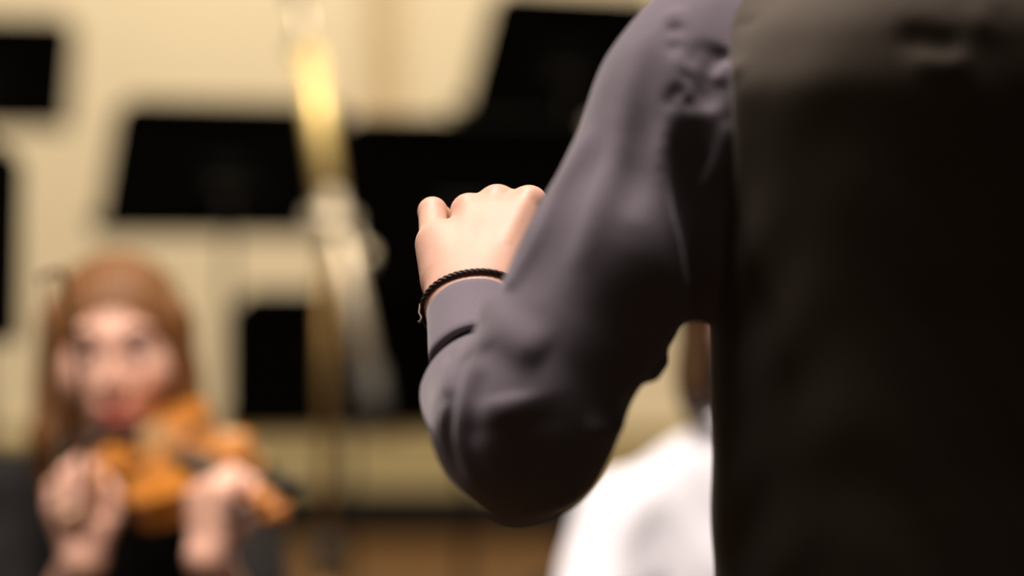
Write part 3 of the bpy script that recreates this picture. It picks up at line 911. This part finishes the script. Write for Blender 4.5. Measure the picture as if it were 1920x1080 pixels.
v2, f2 = sdf_mesh(body_c, (XS - .42, 2.15, -.005), (XS + .42, 2.85, 1.76), 0.008)
conductor = empty('person', c_base)
tag(conductor, 'standing conductor seen from behind, grey-mauve shirt sleeve, dark waistcoat, left fist raised', 'person')
V = np.concatenate([v, vm, v2]); F = np.concatenate([f, f[:, ::-1] + len(v), f2 + 2 * len(v)])
body = mesh_obj('body', V, F, M['skin'], conductor, True, cb)

# shirt: sleeves with their folds, and the shoulder cap under the waistcoat
def sleeve_base(p):
    d = rc(p, SH, DL, .049, .049)
    d = smin(d, rc(p, DL, MA, .049, .054), .02)
    d = smin(d, rc(p, MA, EL, .0545, .0545), .02)
    d = smin(d, rc(p, EL, FM, .0545, .0440), .015)
    d = smin(d, rc(p, FM, CB + (CT - CB) * .15, .022, .024), .004)                     # gathered into the cuff seam
    d = smin(d, torso_sdf(p, .002), .02)
    d = smin(d, rc(p, SH, (XS - .10, 2.47, 1.39), .050, .046), .03)                    # over the shoulder
    d = smin(d, rc(p, P(1372, 250, 2.43), P(1350, 545, 2.43), .035, .016), .03)       # slack cloth below the armpit
    d = smin(d, sph(p, EL + np.array([-.006, 0, -.046]), .010), .02)                  # elbow point
    return d

def on(pts): return [hit(x, y, sleeve_base) for x, y in pts]
FOLDS = []      # (points on the cloth, width, depth, taper)
def crease(pts, wid, depth, taper=(.35, .35)): FOLDS.append((spline(on(pts)), wid, depth, taper))
def ridge(pts, wid, rise, taper=(.35, .35)): FOLDS.append((spline(on(pts)), wid, -rise, taper))
# elbow and forearm: pleats running down from the cuff seam
crease([(852, 650), (824, 715), (814, 800)], .0050, .008, (.1, .5))
ridge([(868, 640), (840, 715), (829, 800), (846, 880)], .0060, .004, (.1, .4))
crease([(884, 655), (852, 745), (848, 850), (872, 905)], .0060, .004, (.1, .4))
ridge([(900, 630), (868, 740), (862, 840), (890, 915)], .0070, .0035, (.1, .4))
crease([(900, 690), (888, 770), (890, 850)], .0080, .0035)
ridge([(804, 690), (798, 760), (812, 840)], .0070, .003)
ridge([(912, 618), (921, 660)], .0065, .004)
ridge([(905, 556), (938, 612), (980, 645), (1026, 672)], .0120, .0075, (.15, .3))
ridge([(948, 735), (958, 800)], .0150, .004)
crease([(985, 740), (1000, 830), (980, 900)], .0200, .004)
# upper arm, long soft folds
ridge([(1110, 225), (1050, 350), (1002, 450), (950, 550)], .007, .0048, (.3, .1))
crease([(1062, 300), (1015, 392), (975, 470), (940, 545)], .008, .0050)
crease([(1150, 215), (1100, 330), (1060, 430), (1000, 570)], .012, .0045)
ridge([(1185, 110), (1160, 250), (1125, 380), (1080, 520)], .010, .0040)
crease([(1226, 60), (1214, 170), (1195, 320), (1180, 420)], .010, .006)
ridge([(1245, 205), (1243, 300), (1272, 420), (1296, 560)], .007, .004, (.3, .1))
crease([(1300, 215), (1285, 300), (1296, 400), (1312, 500), (1322, 600)], .012, .015, (.5, .0))
ridge([(1378, 225), (1348, 300), (1316, 362), (1318, 460)], .006, .007, (.2, .2))
# shoulder puckers
crease([(1246, 93), (1262, 89), (1282, 80)], .005, .0025)
crease([(1250, 206), (1262, 182), (1296, 167)], .005, .0035)
crease([(1276, 150), (1296, 137)], .005, .002)
crease([(1278, 198), (1300, 188)], .004, .0025)
ridge([(1262, 200), (1280, 182), (1296, 180)], .003, .002)
crease([(1246, 60), (1280, 42)], .006, .002)
crease([(1364, 90), (1338, 124), (1328, 165), (1330, 215)], .007, .0065, (.2, .3))
crease([(1298, 130), (1306, 98), (1344, 88)], .006, .002)
ridge([(1370, 108), (1352, 138), (1340, 156)], .006, .005)
ridge([(1262, 10), (1262, 60)], .007, .003)
# hanging cloth on the far side of the elbow
crease([(1250, 752), (1200, 750), (1140, 772)], .008, .009, (.0, .5))
ridge([(1268, 660), (1242, 698), (1214, 730)], .008, .006)
ridge([(1190, 790), (1130, 806), (1090, 815)], .008, .003)
ridge([(960, 965), (1040, 945), (1110, 905)], .006, .003)
wrng = np.random.RandomState(3)
wk = [(wrng.uniform(-60, 60, 3), wrng.uniform(0, 6.28)) for _ in range(6)]
def sleeve(p):
    d = sleeve_base(p)
    near = np.abs(d) < .05
    e = np.zeros(len(p), np.float32); q = p[near]
    for fo in FOLDS: e[near] += fold(q, *fo)
    d = d + e
    n = 0
    for kv, ph in wk: n = n + np.sin(p @ kv.astype(np.float32) + ph)
    d = d + .00045 * n
    return d.astype(np.float32)
lo = np.array([-.12, 2.30, 1.02]); hi = np.array([XS, 2.70, 1.47])
v, f = sdf_mesh(sleeve, lo, hi, 0.0026)
vm = v.copy(); vm[:, 0] = 2 * XS - vm[:, 0]
shirt = mesh_obj('shirt', np.concatenate([v, vm]), np.concatenate([f, f[:, ::-1] + len(v)]), M['shirt'], conductor, True, cb)
tag(shirt, 'grey-mauve cotton shirt sleeve')

# cuffs
axc = CT - CB; Lc = np.linalg.norm(axc); axc /= Lc
e1 = np.cross(axc, [0, 0, 1.0]); e1 /= np.linalg.norm(e1)
if e1[0] < 0: e1 = -e1
e2 = np.cross(e1, axc)
if e2[2] < 0: e2 = -e2
def cuff_mesh():
    prof = [(.003, .0270), (-.002, .0325), (.000, .0348), (.006, .0348), (.020, .0342), (.036, .0332), (.050, .0326), (.0545, .0324), (.0562, .0316), (.0555, .0300), (.035, .0300), (.006, .0300)]
    n = 64; v = []; f = []
    for t, r in prof:
        for k in range(n):
            a = 2 * math.pi * k / n
            rr = r * (1 + .012 * math.sin(3 * a + 1) + .006 * math.sin(7 * a))
            v.append(CB + axc * (t + .002 * math.sin(2 * a)) + e1 * rr * math.cos(a) * 1.0 + e2 * rr * .93 * math.sin(a))
    for i in range(len(prof) - 1):
        for k in range(n): f.append((i * n + k, i * n + (k + 1) % n, (i + 1) * n + (k + 1) % n, (i + 1) * n + k))
    return v, f
cv, cf = cuff_mesh()
for s in (0, 1):
    vv = np.array(cv)
    if s: vv[:, 0] = 2 * XS - vv[:, 0]
    o = mesh_obj('cuff', vv, cf, M['shirt'], shirt, True, cb)
    st = []
    for k in range(65):
        a = 2 * math.pi * k / 64
        rr = .03275
        q = CB + axc * .0385 + e1 * rr * math.cos(a) + e2 * rr * .93 * math.sin(a)
        if s: q[0] = 2 * XS - q[0]
        st.append(q)
collar_pts = [(XS + .066 * math.cos(a), 2.478 + .066 * math.sin(a), 1.475 - .010 * math.sin(a)) for a in np.linspace(0, 2 * math.pi, 41)]
cm = MB()
for dz, r in ((0.0, .008), (.014, .007), (.026, .006)):
    cm.tube([(x, y, z + dz) for x, y, z in collar_pts], r, 8)
cm.build('collar', M['shirt'], shirt, True, cb)

# waistcoat
def vest_sdf(p):
    d = torso_sdf(p, .015)
    q = p.copy(); q[:, 0] = XS - np.abs(p[:, 0] - XS)
    d = smin(d, rc(q, (XS - .09, 2.47, 1.415), (XS - .165, 2.46, 1.378), .042, .048), .03)
    xc = np.interp(p[:, 2], [1.16, 1.20, 1.225, 1.26, 1.30, 1.36, 1.44], [.05, .10, .124, .132, .1365, .1350, .1330])
    d = smax(d, xc.astype(np.float32) - q[:, 0], .004)
    d = smax(d, -sph(p, (XS, 2.475, 1.50), .078), .006)
    d = smax(d, .915 - p[:, 2], .004)
    for fo in VG: d = d + fold(p, *fo)
    n = np.sin(p[:, 2] * 70 + 6 * np.sin(p[:, 0] * 22)) * np.sin(p[:, 0] * 30 + p[:, 2] * 18)
    return (d + .0006 * n).astype(np.float32)
VG = []
VG0 = []
for pts, wid, amp in ((((1670, 66), (1740, 80), (1820, 95)), .008, .003), (((1700, 108), (1770, 114), (1830, 112)), .009, -.002),
                      (((1378, 44), (1400, 42), (1425, 34)), .004, .003), (((1800, 50), (1860, 35), (1910, 10)), .010, -.002), (((1840, 30), (1915, 30)), .008, .002),
                      (((1376, 116), (1388, 142)), .005, -.003)):
    VG0.append((spline([hit(x, y, vest_sdf) for x, y in pts]), wid, amp))
VG = VG0
v, f = sdf_mesh(vest_sdf, (XS - .27, 2.26, .91), (XS + .27, 2.68, 1.48), 0.0042)
vest = mesh_obj('waistcoat', v, f, M['vest'], conductor, True, cb)
tag(vest, 'dark brownish black waistcoat')

def trouser_sdf(p):
    q = p.copy(); q[:, 0] = XS - np.abs(p[:, 0] - XS)
    d = ell(p, (XS, 2.46, .92), (.172, .113, .14))
    d = smin(d, rc(q, (XS - .095, 2.46, .88), (XS - .105, 2.45, .49), .094, .072), .03)
    d = smin(d, rc(q, (XS - .105, 2.45, .49), (XS - .115, 2.47, .12), .072, .062), .02)
    d = smax(d, p[:, 2] - 1.0, .004)
    return smax(d, .075 - p[:, 2], .004)
v, f = sdf_mesh(trouser_sdf, (XS - .25, 2.28, .05), (XS + .25, 2.66, 1.03), .010)
mesh_obj('trousers', v, f, M['trousers'], conductor, True, cb)
for sx in (-1, 1):
    def shoe_c(p):
        d = rc(p, (XS + sx * .115, 2.45, .05), (XS + sx * .128, 2.64, .036), .046, .038)
        d = smin(d, rc(p, (XS + sx * .115, 2.46, .05), (XS + sx * .115, 2.46, .10), .046, .045), .02)
        return smax(d, .002 - p[:, 2], .004)
    v, f = sdf_mesh(shoe_c, (XS + sx * .12 - .09, 2.36, -.01), (XS + sx * .12 + .09, 2.72, .17), .007)
    mesh_obj('shoe', v, f, M['shoe'], conductor, True, cb)
def hair_c(p):
    q = (p - HC.astype(np.float32)) @ HRc.astype(np.float32)
    d = ell(q, (0, -.018, .045), (.086, .108, .092))
    d = smin(d, ell(q, (0, -.060, -.02), (.075, .050, .07)), .03)
    d = smax(d, -ell(q, (0, .10, -.03), (.075, .095, .095)), .012)
    d = smax(d, -head_sdf(p, HC, HRc, 1.0), .004)
    return d + .0015 * np.sin(q[:, 0] * 400 + 3 * np.sin(q[:, 2] * 40))
v, f = sdf_mesh(hair_c, HC - (.16, .18, .16), HC + (.16, .18, .19), .005)
mesh_obj('hair', v, f, M['brunette'], conductor, True, cb)
head_extras(HC, HRc, 1.03, conductor, cb, M['brow'])

# braided cord round the wrist, lying on the skin just above the cuff
def surf_at(c, u):
    s = .010
    for _ in range(60):
        dd = float(hand_sdf((c + u * s)[None].astype(np.float32))[0])
        if dd > -.0001: break
        s += max(-dd * .8, .0002)
    return s
NB = 180
wc = CB + axc * .0650
ring = []
for k in range(NB + 1):
    a = 2 * math.pi * (k % NB) / NB
    u = e1 * math.cos(a) + e2 * math.sin(a)
    ring.append((wc, u, surf_at(wc, u)))
rad = np.array([q[2] for q in ring[:-1]])
rad = sum(np.roll(rad, j) for j in range(-4, 5)) / 9
cord = MB()
for s in range(3):
    pts = []
    for k in range(NB + 1):
        _, u, _ = ring[k]
        ph = 2 * math.pi * (k * 16 / NB + s / 3)
        pts.append(wc + u * (rad[k % NB] + .0020 + .0009 * math.cos(ph)) + axc * .0011 * math.sin(ph))
    cord.tube(pts, .00105, 7)
br = cord.build('bracelet', M['cord'], conductor, True, cb)
tag(br, 'thin dark braided leather cord bracelet')
kA = int(NB * .497); _, uA, _ = ring[kA]
k0 = wc + uA * (rad[kA] + .0035)
MB().tube([k0, k0 + np.array([-.0006, -.006, -.006]), k0 + np.array([.0012, -.012, -.009]), k0 + np.array([.0004, -.016, -.012])], .0006, 6).tube(
    [k0 + np.array([.0004, -.016, -.012]), k0 + np.array([-.0006, -.016, -.0128])], .0011, 8).build('cord_end', M['cordend'], br, True, cb)

bpy.context.view_layer.update()
